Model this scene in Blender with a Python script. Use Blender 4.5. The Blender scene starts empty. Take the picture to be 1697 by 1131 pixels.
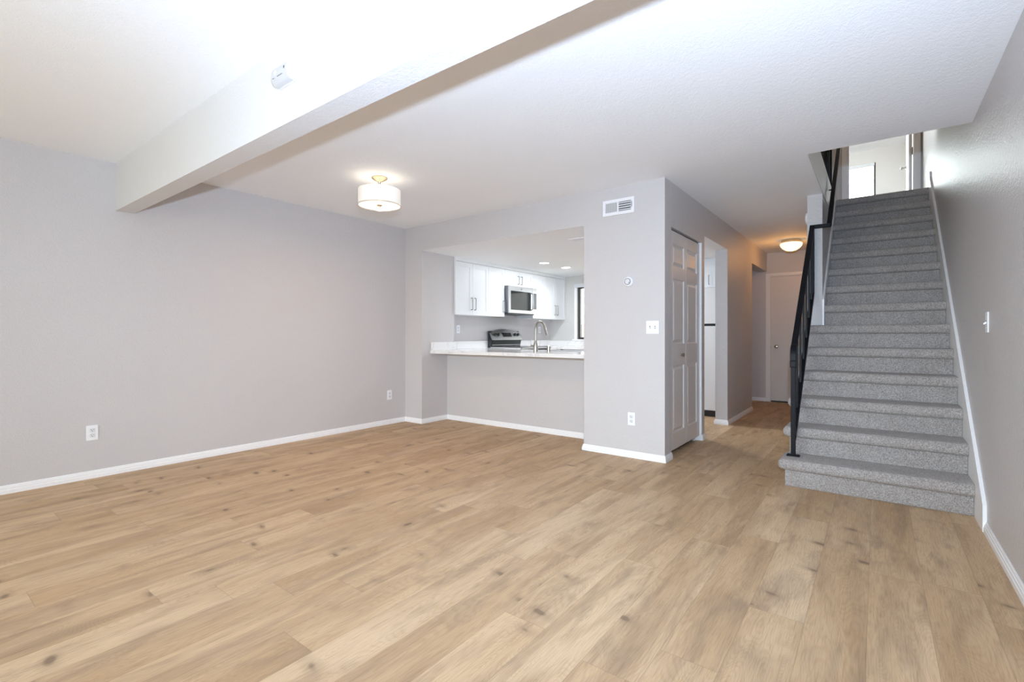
import bpy, bmesh, math, random
from mathutils import Vector, Matrix

S = bpy.context.scene
C = S.collection
PI = math.pi

# ------------------------------------------------------------------ camera
F_PX, TH, Y0, CAM_H = 799.95, 0.6466, 556.1, 1.0886
cd = bpy.data.cameras.new('camera')
cd.sensor_fit = 'HORIZONTAL'; cd.sensor_width = 36.0
cd.lens = F_PX / 1697.0 * 36.0
cd.shift_y = -(565.5 - Y0) / 1697.0
cd.clip_start = 0.02
cam = bpy.data.objects.new('camera', cd); C.objects.link(cam)
cam.location = (0, 0, CAM_H); cam.rotation_euler = (PI / 2, 0, TH)
S.camera = cam

# ------------------------------------------------------------------ view, world, lights
S.view_settings.view_transform = 'Standard'
S.view_settings.look = 'None'
S.view_settings.gamma = 1.0
S.view_settings.use_curve_mapping = False
S.view_settings.exposure = 0.12
try:
    S.cycles.use_denoising = True
    S.cycles.max_bounces = 14
    S.cycles.diffuse_bounces = 8
    S.cycles.caustics_reflective = False
    S.cycles.caustics_refractive = False
    S.cycles.sample_clamp_indirect = 6.0
except Exception:
    pass

w = bpy.data.worlds.new('overcast_sky'); S.world = w
w.use_nodes = True
bg = w.node_tree.nodes['Background']
# overcast sky above, dim yard below the horizon
_n = w.node_tree.nodes; _l = w.node_tree.links
_tc = _n.new('ShaderNodeTexCoord'); _sp = _n.new('ShaderNodeSeparateXYZ'); _rp = _n.new('ShaderNodeValToRGB')
_mp = _n.new('ShaderNodeMapRange'); _mp.inputs[1].default_value = -1.0; _mp.inputs[2].default_value = 1.0
_l.new(_tc.outputs['Generated'], _sp.inputs[0]); _l.new(_sp.outputs[2], _mp.inputs[0]); _l.new(_mp.outputs[0], _rp.inputs[0])
_e = _rp.color_ramp.elements
_e[0].position = 0.46; _e[0].color = (0.52, 0.49, 0.40, 1)
_e[1].position = 0.52; _e[1].color = (1.22, 1.31, 1.34, 1)
_l.new(_rp.outputs[0], bg.inputs[0])
bg.inputs[1].default_value = 8.0


def lamp(name, kind, loc, power, color, rot=(0, 0, 0), **kw):
    d = bpy.data.lights.new(name, kind); d.energy = power; d.color = color
    for k, v in kw.items():
        setattr(d, k, v)
    o = bpy.data.objects.new(name, d); C.objects.link(o)
    o.location = loc; o.rotation_euler = rot
    return o


# the photographer's flash, on top of the camera
fl = lamp('camera_flash', 'SPOT', (0.02, 0.04, 1.365), 390, (0.77, 0.98, 1.26),
          spot_size=math.radians(165), spot_blend=1.0, shadow_soft_size=0.03)
fl.rotation_euler = (Vector((-0.48, 0.80, 0.42))).to_track_quat('-Z', 'Y').to_euler()


def portal(name, loc, rot, sx, sy):
    o = lamp(name, 'AREA', loc, 10, (1, 1, 1), rot, shape='RECTANGLE', size=sx, size_y=sy)
    try:
        o.data.cycles.is_portal = True
    except Exception:
        pass
    return o


# daylight portals in the window openings, seen and added (they only guide the sampling of the sky)
portal('rear_window_portal', (-2.2, -3.18, 1.07), (PI / 2, 0, 0), 4.2, 2.05)
portal('kitchen_window_portal', (-3.45, 7.62, 1.48), (-PI / 2, 0, 0), 1.5, 0.93)
portal('bedroom_window_portal', (-0.81, 13.45, 4.3), (-PI / 2, 0, 0), 1.6, 1.2)

portal('bedroom_side_portal', (-3.22, 11.0, 4.12), (0, PI / 2, 0), 1.65, 2.8).rotation_euler = (0, -PI / 2, 0)

# ------------------------------------------------------------------ node helpers


class NT:
    def __init__(self, name):
        self.m = bpy.data.materials.new(name); self.m.use_nodes = True
        self.t = self.m.node_tree; self.n = self.t.nodes; self.l = self.t.links
        self.n.clear()
        self.out = self.n.new('ShaderNodeOutputMaterial')
        self.co = self.n.new('ShaderNodeTexCoord').outputs['Object']

    def link(self, a, b):
        self.l.new(a, b)

    def put(self, sock, v):
        if hasattr(v, 'links'):
            self.l.new(v, sock)
        else:
            sock.default_value = v

    def math(self, op, a, b=0.0, c=None):
        n = self.n.new('ShaderNodeMath'); n.operation = op
        self.put(n.inputs[0], a); self.put(n.inputs[1], b)
        if c is not None:
            self.put(n.inputs[2], c)
        return n.outputs[0]

    def sep(self, v):
        n = self.n.new('ShaderNodeSeparateXYZ'); self.l.new(v, n.inputs[0]); return n.outputs

    def comb(self, x, y, z=0.0):
        n = self.n.new('ShaderNodeCombineXYZ')
        self.put(n.inputs[0], x); self.put(n.inputs[1], y); self.put(n.inputs[2], z)
        return n.outputs[0]

    def noise(self, vec, scale=5.0, detail=2.0, rough=0.5, dist=0.0):
        n = self.n.new('ShaderNodeTexNoise')
        self.l.new(vec, n.inputs['Vector'])
        n.inputs['Scale'].default_value = scale; n.inputs['Detail'].default_value = detail
        n.inputs['Roughness'].default_value = rough; n.inputs['Distortion'].default_value = dist
        return n.outputs[0]

    def white(self, vec):
        n = self.n.new('ShaderNodeTexWhiteNoise'); n.noise_dimensions = '3D'
        self.l.new(vec, n.inputs['Vector']); return n.outputs[0]

    def voro(self, vec, scale=5.0):
        n = self.n.new('ShaderNodeTexVoronoi'); self.l.new(vec, n.inputs['Vector'])
        n.inputs['Scale'].default_value = scale; return n.outputs

    def ramp(self, v, stops):
        n = self.n.new('ShaderNodeValToRGB'); self.l.new(v, n.inputs[0])
        e = n.color_ramp.elements
        while len(e) < len(stops):
            e.new(0.5)
        for i, (p, c) in enumerate(stops):
            e[i].position = p
            e[i].color = (*c, 1) if len(c) == 3 else c
        return n.outputs[0]

    def mix(self, f, a, b, mode='MIX'):
        n = self.n.new('ShaderNodeMix'); n.data_type = 'RGBA'; n.blend_type = mode
        self.put(n.inputs[0], f)
        self.put(n.inputs[6], a if hasattr(a, 'links') else (*a, 1))
        self.put(n.inputs[7], b if hasattr(b, 'links') else (*b, 1))
        return n.outputs[2]

    def bump(self, h, strength=0.2, dist=0.01):
        n = self.n.new('ShaderNodeBump'); self.l.new(h, n.inputs['Height'])
        n.inputs['Strength'].default_value = strength; n.inputs['Distance'].default_value = dist
        return n.outputs[0]

    def bsdf(self, color, rough=0.5, metal=0.0, spec=0.5, normal=None, emit=None, es=0.0, **kw):
        n = self.n.new('ShaderNodeBsdfPrincipled')
        self.put(n.inputs['Base Color'], color if hasattr(color, 'links') else (*color, 1))
        self.put(n.inputs['Roughness'], rough); n.inputs['Metallic'].default_value = metal
        n.inputs['Specular IOR Level'].default_value = spec
        if normal is not None:
            self.l.new(normal, n.inputs['Normal'])
        if emit is not None:
            n.inputs['Emission Color'].default_value = (*emit, 1)
            n.inputs['Emission Strength'].default_value = es
        for k, v in kw.items():
            n.inputs[k].default_value = v
        self.l.new(n.outputs[0], self.out.inputs[0])
        return n


def plain(name, color, rough=0.5, metal=0.0, spec=0.5, var=0.03, scale=40, **kw):
    t = NT(name)
    v = t.noise(t.co, scale, 3)
    c = t.mix(v, tuple(x * (1 - var) for x in color), tuple(min(1, x * (1 + var)) for x in color))
    t.bsdf(c, rough, metal, spec, **kw)
    return t.m


def painted(name, color, rough, bscale, bstr, spec=0.5):
    """rolled paint over an orange-peel drywall texture"""
    t = NT(name)
    a = t.noise(t.co, bscale, 2, 0.5)
    b = t.noise(t.co, bscale * 0.33, 2, 0.5)
    h = t.math('ADD', a, t.math('MULTIPLY', b, 0.8))
    big = t.noise(t.co, 1.7, 3)
    c = t.mix(big, tuple(x * 0.98 for x in color), tuple(x * 1.02 for x in color))
    t.bsdf(c, rough, 0, spec, normal=t.bump(h, bstr, 0.006))
    return t.m


def make_floor():
    t = NT('oak_plank_floor')
    x, y, z = t.sep(t.co)
    W, L = 0.19, 1.22
    u = t.math('DIVIDE', t.math('ADD', x, 0.0275), W)
    row = t.math('FLOOR', u)
    fu = t.math('FRACT', u)
    r0 = t.white(t.comb(row, 3.1, 1.7))
    v = t.math('DIVIDE', t.math('ADD', y, t.math('MULTIPLY', r0, L)), L)
    col = t.math('FLOOR', v)
    fv = t.math('FRACT', v)
    idv = t.white(t.comb(row, col, 0.5))
    id2 = t.white(t.comb(col, row, 7.5))
    # seams
    du = t.math('MULTIPLY', t.math('MINIMUM', fu, t.math('SUBTRACT', 1.0, fu)), W)
    dv = t.math('MULTIPLY', t.math('MINIMUM', fv, t.math('SUBTRACT', 1.0, fv)), L)
    d = t.math('MINIMUM', du, dv)
    seam = t.math('LESS_THAN', d, 0.0011)
    ox = t.math('MULTIPLY', idv, 57.0); oy = t.math('MULTIPLY', id2, 83.0)
    X = t.math('ADD', x, ox); Y = t.math('ADD', y, oy)
    # cathedral grain: contour lines of a stretched smooth field
    wob = t.noise(t.comb(t.math('MULTIPLY', X, 16.0), t.math('MULTIPLY', Y, 5.0), oy), 1.0, 2.0, 0.5)
    fld = t.noise(t.comb(t.math('MULTIPLY', X, 7.0), t.math('MULTIPLY', Y, 1.25), ox), 1.0, 1.2, 0.4, 0.35)
    fld = t.math('ADD', fld, t.math('MULTIPLY', wob, 0.035))
    ring = t.math('FRACT', t.math('MULTIPLY', fld, 54.0))
    ringl = t.ramp(ring, [(0.0, (1, 1, 1)), (0.30, (0.15, 0.15, 0.15)), (0.70, (0, 0, 0)), (1.0, (1, 1, 1))])
    pore = t.noise(t.comb(t.math('MULTIPLY', X, 230.0), t.math('MULTIPLY', Y, 9.0), 0.0), 1.0, 2.0, 0.6)
    streak = t.noise(t.comb(t.math('MULTIPLY', X, 11.0), t.math('MULTIPLY', Y, 1.4), 2.0), 1.0, 3.0, 0.55, 0.8)
    stain = t.noise(t.comb(t.math('MULTIPLY', X, 6.5), t.math('MULTIPLY', Y, 2.2), 9.0), 1.0, 3.0, 0.55, 0.9)
    tone = t.noise(t.comb(t.math('MULTIPLY', X, 4.0), t.math('MULTIPLY', Y, 0.8), 21.0), 1.0, 2.0, 0.5, 0.3)
    base = t.ramp(idv, [(0.0, (0.500, 0.344, 0.200)), (0.35, (0.545, 0.382, 0.228)),
                        (0.7, (0.580, 0.418, 0.262)), (1.0, (0.530, 0.365, 0.212))])
    c = t.mix(t.ramp(tone, [(0.30, (0, 0, 0)), (0.72, (1, 1, 1))]), t.mix(1.0, base, (0.88, 0.84, 0.80), 'MULTIPLY'), t.mix(1.0, base, (1.20, 1.23, 1.29), 'MULTIPLY'))
    c = t.mix(t.math('MULTIPLY', t.ramp(streak, [(0.46, (0, 0, 0)), (0.70, (1, 1, 1))]), 0.55), c, (0.325, 0.212, 0.132))
    c = t.mix(t.math('MULTIPLY', t.ramp(stain, [(0.54, (0, 0, 0)), (0.74, (1, 1, 1))]), 0.50), c, (0.290, 0.205, 0.140))
    c = t.mix(t.math('MULTIPLY', ringl, 0.20), c, t.mix(1.0, c, (0.60, 0.52, 0.44), 'MULTIPLY'))
    c = t.mix(t.math('MULTIPLY', t.ramp(pore, [(0.46, (0, 0, 0)), (0.68, (1, 1, 1))]), 0.42), c, t.mix(1.0, c, (0.60, 0.54, 0.48), 'MULTIPLY'))
    # knots with soft brown halos, and short dark checks lying across the planks
    kv = t.voro(t.comb(t.math('MULTIPLY', X, 5.6), t.math('MULTIPLY', Y, 2.6), 4.0), 1.0)
    kd = t.math('ADD', kv['Distance'], t.math('MULTIPLY', t.math('SUBTRACT', wob, 0.5), 0.20))
    ksel = t.math('GREATER_THAN', t.sep(kv['Color'])[0], 0.38)
    halo = t.ramp(kd, [(0.05, (1, 1, 1)), (0.26, (0, 0, 0))])
    c = t.mix(t.math('MULTIPLY', t.math('MULTIPLY', halo, ksel), 0.45), c, (0.280, 0.190, 0.118))
    km = t.ramp(kd, [(0.015, (1, 1, 1)), (0.075, (0, 0, 0))])
    c = t.mix(t.math('MULTIPLY', t.math('MULTIPLY', km, ksel), 0.62), c, (0.100, 0.064, 0.040))
    cv = t.voro(t.comb(t.math('MULTIPLY', X, 4.0), t.math('ADD', t.math('MULTIPLY', Y, 8.0), t.math('MULTIPLY', X, 1.6)), 14.0), 1.0)
    cdd = t.math('ADD', cv['Distance'], t.math('MULTIPLY', t.math('SUBTRACT', wob, 0.5), 0.30))
    csel = t.math('GREATER_THAN', t.sep(cv['Color'])[1], 0.58)
    ch = t.ramp(cdd, [(0.06, (1, 1, 1)), (0.34, (0, 0, 0))])
    c = t.mix(t.math('MULTIPLY', t.math('MULTIPLY', ch, csel), 0.42), c, (0.260, 0.176, 0.116))
    cm = t.ramp(cdd, [(0.05, (1, 1, 1)), (0.14, (0, 0, 0))])
    c = t.mix(t.math('MULTIPLY', t.math('MULTIPLY', cm, csel), 0.60), c, (0.120, 0.080, 0.052))
    c = t.mix(t.math('MULTIPLY', seam, 0.38), c, (0.17, 0.12, 0.08))
    rough = t.math('ADD', 0.48, t.math('MULTIPLY', pore, 0.12))
    hb = t.math('SUBTRACT', t.math('MULTIPLY', pore, 0.25), t.math('MULTIPLY', seam, 1.0))
    t.bsdf(c, rough, 0, 0.22, normal=t.bump(hb, 0.12, 0.002))
    return t.m


def make_carpet():
    t = NT('grey_cut_pile_carpet')
    a = t.noise(t.co, 210, 2, 0.7)
    v = t.voro(t.co, 250)
    sp = t.sep(v['Color'])[0]
    m = t.math('ADD', t.math('MULTIPLY', a, 0.55), t.math('MULTIPLY', sp, 0.45))
    c = t.ramp(m, [(0.20, (0.22, 0.198, 0.187)), (0.42, (0.385, 0.354, 0.337)), (0.60, (0.49, 0.456, 0.437)), (0.80, (0.66, 0.625, 0.605))])
    big = t.noise(t.co, 7, 3, 0.6)
    c = t.mix(t.ramp(big, [(0.35, (0, 0, 0)), (0.7, (1, 1, 1))]), t.mix(1.0, c, (0.90, 0.88, 0.86), 'MULTIPLY'), c)
    h = t.math('ADD', a, t.math('MULTIPLY', v['Distance'], -0.8))
    t.bsdf(c, 0.95, 0, 0.1, normal=t.bump(h, 0.8, 0.006), **{'Sheen Weight': 0.15})
    return t.m


def make_quartz():
    t = NT('white_veined_quartz')
    d = t.noise(t.co, 3.0, 4, 0.6)
    e = t.noise(t.co, 1.4, 5, 0.55, 1.5)
    vein = t.math('ABSOLUTE', t.math('SUBTRACT', e, 0.5))
    vm = t.ramp(vein, [(0.0, (1, 1, 1)), (0.022, (0, 0, 0))])
    c = t.mix(t.math('MULTIPLY', vm, t.math('MULTIPLY', d, 0.7)), (0.82, 0.81, 0.80), (0.50, 0.49, 0.49))
    t.bsdf(c, 0.12, 0, 0.5)
    return t.m


def make_brushed(name, color, rough=0.3, axis='y', var=0.12):
    t = NT(name)
    x, y, z = t.sep(t.co)
    k = {'x': (3, 200, 200), 'y': (200, 3, 200), 'z': (200, 200, 3)}[axis]
    n = t.noise(t.comb(t.math('MULTIPLY', x, k[0]), t.math('MULTIPLY', y, k[1]), t.math('MULTIPLY', z, k[2])), 1, 2)
    c = t.mix(n, tuple(v * (1 - var) for v in color), tuple(min(1, v * (1 + var)) for v in color))
    t.bsdf(c, t.math('ADD', rough - 0.06, t.math('MULTIPLY', n, 0.12)), 1.0, 0.5)
    return t.m


def make_glass(name, refl=0.12):
    t = NT(name)
    tr = t.n.new('ShaderNodeBsdfTransparent'); tr.inputs[0].default_value = (0.96, 0.98, 0.97, 1)
    gl = t.n.new('ShaderNodeBsdfGlossy'); gl.inputs['Roughness'].default_value = 0.02
    mx = t.n.new('ShaderNodeMixShader')
    fr = t.n.new('ShaderNodeFresnel'); fr.inputs[0].default_value = 1.45
    t.l.new(fr.outputs[0], mx.inputs[0]); t.l.new(tr.outputs[0], mx.inputs[1]); t.l.new(gl.outputs[0], mx.inputs[2])
    t.l.new(mx.outputs[0], t.out.inputs[0])
    return t.m


def emitter(name, color, strength, base=(0.9, 0.88, 0.84), rough=0.5):
    t = NT(name)
    v = t.noise(t.co, 90, 2)
    c = t.mix(v, tuple(x * 0.98 for x in base), base)
    t.bsdf(c, rough, 0, 0.3, emit=color, es=strength)
    return t.m


M = {}
M['wall'] = painted('greige_wall_paint', (0.578, 0.551, 0.548), 0.50, 150, 0.40)
M['wall_gloss'] = painted('greige_satin_wall_paint', (0.578, 0.551, 0.544), 0.32, 120, 0.75)
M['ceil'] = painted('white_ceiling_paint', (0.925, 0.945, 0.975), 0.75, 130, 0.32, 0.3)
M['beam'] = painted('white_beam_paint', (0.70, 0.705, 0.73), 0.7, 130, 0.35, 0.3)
M['kwall'] = painted('kitchen_wall_paint', (0.60, 0.585, 0.565), 0.5, 80, 0.3)
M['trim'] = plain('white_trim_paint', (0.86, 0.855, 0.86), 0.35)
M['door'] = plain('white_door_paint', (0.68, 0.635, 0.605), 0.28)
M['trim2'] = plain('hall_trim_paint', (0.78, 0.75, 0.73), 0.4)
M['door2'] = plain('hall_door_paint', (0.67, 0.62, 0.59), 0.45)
M['floor'] = make_floor()
M['carpet'] = make_carpet()
M['quartz'] = make_quartz()
M['cab'] = plain('white_cabinet_paint', (0.78, 0.795, 0.81), 0.35)
M['plastic'] = plain('white_plastic', (0.84, 0.84, 0.86), 0.4)
M['plastic2'] = plain('soft_white_plastic', (0.72, 0.72, 0.74), 0.45)
M['alarm'] = plain('off_white_alarm_plastic', (0.56, 0.56, 0.575), 0.5)
M['dark'] = plain('dark_slot', (0.02, 0.02, 0.022), 0.6)
M['grey'] = plain('grey_print', (0.25, 0.25, 0.26), 0.6)
M['black'] = plain('black_iron_paint', (0.004, 0.0045, 0.007), 0.45, 0.0, 0.16)
M['blackgloss'] = plain('black_glass', (0.010, 0.011, 0.013), 0.08)
M['blackmatte'] = plain('black_enamel', (0.02, 0.021, 0.024), 0.35)
M['steel'] = make_brushed('brushed_stainless_steel', (0.50, 0.50, 0.515), 0.30, 'y')
M['steel2'] = make_brushed('dark_steel', (0.20, 0.20, 0.22), 0.4, 'y')
M['nickel'] = plain('brushed_nickel', (0.42, 0.39, 0.355), 0.32, 1.0, 0.5, 0.02)
M['pull'] = make_brushed('dark_nickel_pull', (0.30, 0.29, 0.28), 0.35, 'z')
M['brass'] = make_brushed('satin_brass_nickel', (0.72, 0.60, 0.42), 0.3, 'z')
M['knob'] = make_brushed('aged_bronze', (0.30, 0.25, 0.19), 0.3, 'z')
M['glass'] = make_glass('window_glass')
M['shade'] = emitter('lit_linen_shade', (1.0, 0.88, 0.68), 0.24)
M['diffuser'] = emitter('lit_frosted_diffuser', (1.0, 0.93, 0.80), 0.75)
M['dome'] = emitter('lit_frosted_dome', (1.0, 0.86, 0.60), 1.15)
M['led'] = emitter('led_lens', (1.0, 0.98, 0.95), 9.0)
M['fridge'] = plain('white_fridge_enamel', (0.66, 0.66, 0.65), 0.35)
M['winframe'] = plain('bronze_window_frame', (0.035, 0.030, 0.032), 0.4)
M['vinyl'] = plain('white_vinyl', (0.84, 0.84, 0.86), 0.35)
M['fence'] = plain('cedar_fence_boards', (0.42, 0.27, 0.19), 0.8, var=0.2, scale=9)
M['grass'] = plain('yard_ground', (0.16, 0.17, 0.10), 0.95, var=0.3, scale=6)
M['blind'] = plain('pale_blind_rail', (0.62, 0.65, 0.68), 0.4)
M['panel'] = plain('control_panel_print', (0.035, 0.035, 0.045), 0.25, var=0.8, scale=110)


# ------------------------------------------------------------------ mesh helpers


class MB:
    def __init__(self):
        self.b = bmesh.new()

    def box(self, x0, x1, y0, y1, z0, z1, bev=0.0, seg=2):
        t = bmesh.new()
        bmesh.ops.create_cube(t, size=1.0)
        for v in t.verts:
            v.co = Vector(((x0 + x1) / 2 + v.co.x * (x1 - x0), (y0 + y1) / 2 + v.co.y * (y1 - y0), (z0 + z1) / 2 + v.co.z * (z1 - z0)))
        if bev > 0:
            bmesh.ops.bevel(t, geom=t.edges[:], offset=bev, segments=seg, affect='EDGES', profile=0.5)
        self._merge(t); return self

    def _merge(self, t):
        me = bpy.data.meshes.new('tmp'); t.to_mesh(me); t.free()
        self.b.from_mesh(me); bpy.data.meshes.remove(me)

    def cyl(self, p, q, r, r2=None, seg=24, bev=0.0):
        p = Vector(p); q = Vector(q); d = q - p
        t = bmesh.new()
        bmesh.ops.create_cone(t, cap_ends=True, segments=seg, radius1=r, radius2=r if r2 is None else r2, depth=d.length)
        if bev > 0:
            ed = [e for e in t.edges if len(e.link_faces) == 2 and any(len(f.verts) > 4 for f in e.link_faces)]
            bmesh.ops.bevel(t, geom=ed, offset=bev, segments=2, affect='EDGES', profile=0.5)
        mt = Matrix.Translation((p + q) / 2) @ d.to_track_quat('Z', 'Y').to_matrix().to_4x4()
        bmesh.ops.transform(t, matrix=mt, verts=t.verts)
        self._merge(t); return self

    def lathe(self, c, prof, axis='Z', seg=48):
        """prof: list of (radius, height) ; axis Z, X, -X, Y, -Y"""
        t = bmesh.new(); rings = []
        for r, h in prof:
            rg = []
            for i in range(seg):
                a = 2 * PI * i / seg
                rg.append(t.verts.new((max(r, 1e-5) * math.cos(a), max(r, 1e-5) * math.sin(a), h)))
            rings.append(rg)
        for a, b in zip(rings[:-1], rings[1:]):
            for i in range(seg):
                j = (i + 1) % seg
                t.faces.new((a[i], a[j], b[j], b[i]))
        bmesh.ops.remove_doubles(t, verts=t.verts, dist=2e-5)
        bmesh.ops.recalc_face_normals(t, faces=t.faces)
        dirv = {'Z': (0, 0, 1), '-Z': (0, 0, -1), 'X': (1, 0, 0), '-X': (-1, 0, 0), 'Y': (0, 1, 0), '-Y': (0, -1, 0)}[axis]
        mt = Matrix.Translation(Vector(c)) @ Vector(dirv).to_track_quat('Z', 'Y').to_matrix().to_4x4()
        bmesh.ops.transform(t, matrix=mt, verts=t.verts)
        self._merge(t); return self

    def tube(self, pts, r, seg=14):
        pts = [Vector(p) for p in pts]; t = bmesh.new(); rings = []
        n = len(pts); rr = r if isinstance(r, (list, tuple)) else [r] * n
        up = None
        for i, p in enumerate(pts):
            d = (pts[min(i + 1, n - 1)] - pts[max(i - 1, 0)]).normalized()
            if up is None:
                up = d.orthogonal().normalized()
            up = (up - d * up.dot(d)).normalized(); s = d.cross(up)
            rings.append([t.verts.new(p + (up * math.cos(2 * PI * k / seg) + s * math.sin(2 * PI * k / seg)) * rr[i]) for k in range(seg)])
        for a, b in zip(rings[:-1], rings[1:]):
            for i in range(seg):
                j = (i + 1) % seg
                t.faces.new((a[i], a[j], b[j], b[i]))
        t.faces.new(rings[0][::-1]); t.faces.new(rings[-1])
        bmesh.ops.recalc_face_normals(t, faces=t.faces)
        self._merge(t); return self

    def sweep(self, pts, hw, hh, bev=0.0):
        """flat bar of half-width hw (along X) and half-height hh swept along a path in a plane X=const"""
        pts = [Vector(p) for p in pts]; t = bmesh.new(); rings = []; n = len(pts)
        for i, p in enumerate(pts):
            d = (pts[min(i + 1, n - 1)] - pts[max(i - 1, 0)]).normalized()
            s = Vector((1, 0, 0)); u = s.cross(d).normalized()
            rings.append([t.verts.new(p + s * a * hw + u * b * hh) for a, b in ((-1, -1), (1, -1), (1, 1), (-1, 1))])
        for a, b in zip(rings[:-1], rings[1:]):
            for i in range(4):
                j = (i + 1) % 4
                t.faces.new((a[i], a[j], b[j], b[i]))
        t.faces.new(rings[0][::-1]); t.faces.new(rings[-1])
        bmesh.ops.recalc_face_normals(t, faces=t.faces)
        if bev:
            bmesh.ops.bevel(t, geom=t.edges[:], offset=bev, segments=1, affect='EDGES')
        self._merge(t); return self

    def prism(self, poly, axis, a, b):
        """poly in the plane across axis: for X (y,z), for Y (x,z), for Z (x,y)"""
        t = bmesh.new()
        def P(p, k):
            return {'X': (k, p[0], p[1]), 'Y': (p[0], k, p[1]), 'Z': (p[0], p[1], k)}[axis]
        A = [t.verts.new(P(p, a)) for p in poly]; B = [t.verts.new(P(p, b)) for p in poly]
        n = len(poly)
        t.faces.new(A[::-1]); t.faces.new(B)
        for i in range(n):
            j = (i + 1) % n
            t.faces.new((A[i], A[j], B[j], B[i]))
        bmesh.ops.recalc_face_normals(t, faces=t.faces)
        self._merge(t); return self

    def build(self, name, mat, parent=None, smooth=False, offset=None):
        me = bpy.data.meshes.new(name)
        if offset is not None:
            bmesh.ops.translate(self.b, verts=self.b.verts, vec=-Vector(offset))
        self.b.to_mesh(me); self.b.free()
        me.materials.append(mat)
        if smooth:
            for p in me.polygons:
                p.use_smooth = True
            try:
                me.set_sharp_from_angle(angle=math.radians(35))
            except Exception:
                pass
        o = bpy.data.objects.new(name, me); C.objects.link(o)
        if parent is not None:
            o.parent = parent
        return o


def tag(o, label, cat, group=None, kind=None):
    o['label'] = label; o['category'] = cat
    if group:
        o['group'] = group
    if kind:
        o['kind'] = kind
    return o


def empty(name, loc, label, cat, group=None, kind=None):
    o = bpy.data.objects.new(name, None); C.objects.link(o); o.location = loc
    o.empty_display_size = 0.05
    return tag(o, label, cat, group, kind)


def part(root, name, mb, mat, smooth=False, label=None):
    """mb is given in world coordinates; stored relative to the thing's empty"""
    base = Vector((0, 0, 0)); r = root
    while r is not None:
        base += Vector(r.location); r = r.parent
    o = mb.build(name, mat, root, smooth, offset=base)
    if label:
        o['label'] = label
    return o


def struct(name, mb, mat, label, cat, smooth=False):
    return tag(mb.build(name, mat, None, smooth), label, cat, kind='structure')


def dup_tree(root, loc, label, group=None, rotz=0.0):
    r = root.copy(); C.objects.link(r); r.location = loc; r.rotation_euler = (0, 0, rotz)
    r['label'] = label
    if group:
        r['group'] = group
    for ch in root.children:
        c = ch.copy(); C.objects.link(c); c.parent = r
        for g in ch.children:
            d = g.copy(); C.objects.link(d); d.parent = c
    return r


# ------------------------------------------------------------------ main dimensions (metres)
XL, YB, XC, XR = -4.77, 4.073, -1.441, 0.486
XP, YH, YK = -4.464, 4.512, 7.47
H, HK = 2.44, 2.133
XCL = -2.219               # left face of the closet block
YE = 8.885                 # hall end wall
SX0, SX1 = -0.535, -0.41   # wall beside the stairs
RISE, RUN, NOSE, YS = 0.19692, 0.2455, 0.078, 3.985
FL2 = RISE * 14            # upper floor
H2 = FL2 + 2.44
YU, YU2 = 8.33, 8.45
YBED = 13.3
YR = -3.2                  # rear wall, behind the camera

# ------------------------------------------------------------------ structure
struct('floor', MB().box(-4.9, 0.6, YR - 0.1, 9.0, -0.10, 0.0), M['floor'], 'light oak plank floor running through the empty living room and hall', 'floor')

mb = MB().box(-4.9, 0.6, YR - 0.1, 4.2, H, FL2 - 0.02)
mb.box(-4.9, SX1, 4.2, 7.6, H, FL2 - 0.02)
mb.box(-2.75, SX1, 7.6, 9.0, H, FL2 - 0.02)
struct('ceiling', mb, M['ceil'], 'white textured ceiling over living room and hall, cut open above the stairs', 'ceiling')

mb = MB().box(XL, XCL, 4.64, YK, HK, HK + 0.08).box(XP, XCL, YB + 0.003, 4.64, HK - 0.001, HK + 0.004)
mb.box(XCL, -1.58, 5.26, YK, HK, HK + 0.08).box(-1.58, XC - 0.003, 5.263, 6.242, HK - 0.001, HK + 0.004)
struct('ceiling_kitchen', mb, M['ceil'], 'lowered white kitchen ceiling seen through the pass-through', 'ceiling')

struct('wall_fascia', MB().box(SX1 - 0.0005, SX1 + 0.006, 4.2, 7.19, H, FL2), M['wall_gloss'], 'glossy white edge of the upper floor at the left of the stair opening', 'wall')

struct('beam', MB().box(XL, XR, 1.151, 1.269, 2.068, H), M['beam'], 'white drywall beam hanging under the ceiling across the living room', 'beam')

struct('wall_left', MB().box(-4.9, XL, YR - 0.1, 7.6, 0, H), M['wall'], 'long plain greige wall at the left with two outlets', 'wall')

mb = MB().box(XL, XP, YB, 4.64, 0, H)
mb.box(XP, XCL, YB, 4.64, HK, H)
struct('wall_back', mb, M['wall'], 'greige wall around the kitchen pass-through with corner pier and header', 'wall')

struct('wall_half', MB().box(XP, XCL, YH, 4.64, 0, 0.858), M['wall'], 'greige half wall below the white kitchen counter', 'wall')

mb = MB().box(XCL, XC, YB, 4.19, 0, H)
mb.box(XCL, -2.10, 4.19, 5.26, 0, H)
mb.box(-2.10, -1.58, 5.15, 5.26, 0, H)
struct('wall_closet', mb, M['wall'], 'greige closet block with vent, thermostat, switch and outlet on its front', 'wall')

mb = MB().box(-1.58, XC, 4.19, 4.237, 0, H)
mb.box(-1.58, XC, 4.237, 5.17, 2.045, H)
mb.box(-1.58, XC, 5.17, 5.262, 0, H)
mb.box(-1.58, XC, 5.262, 6.243, HK, H)
mb.box(-1.58, XC, 6.243, 7.69, 0, H)
mb.box(-1.58, XC, 7.69, YE, 2.137, H)
struct('wall_hall', mb, M['wall_gloss'], 'greige hall wall with closet doors, kitchen passage and a farther side opening', 'wall')

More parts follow.
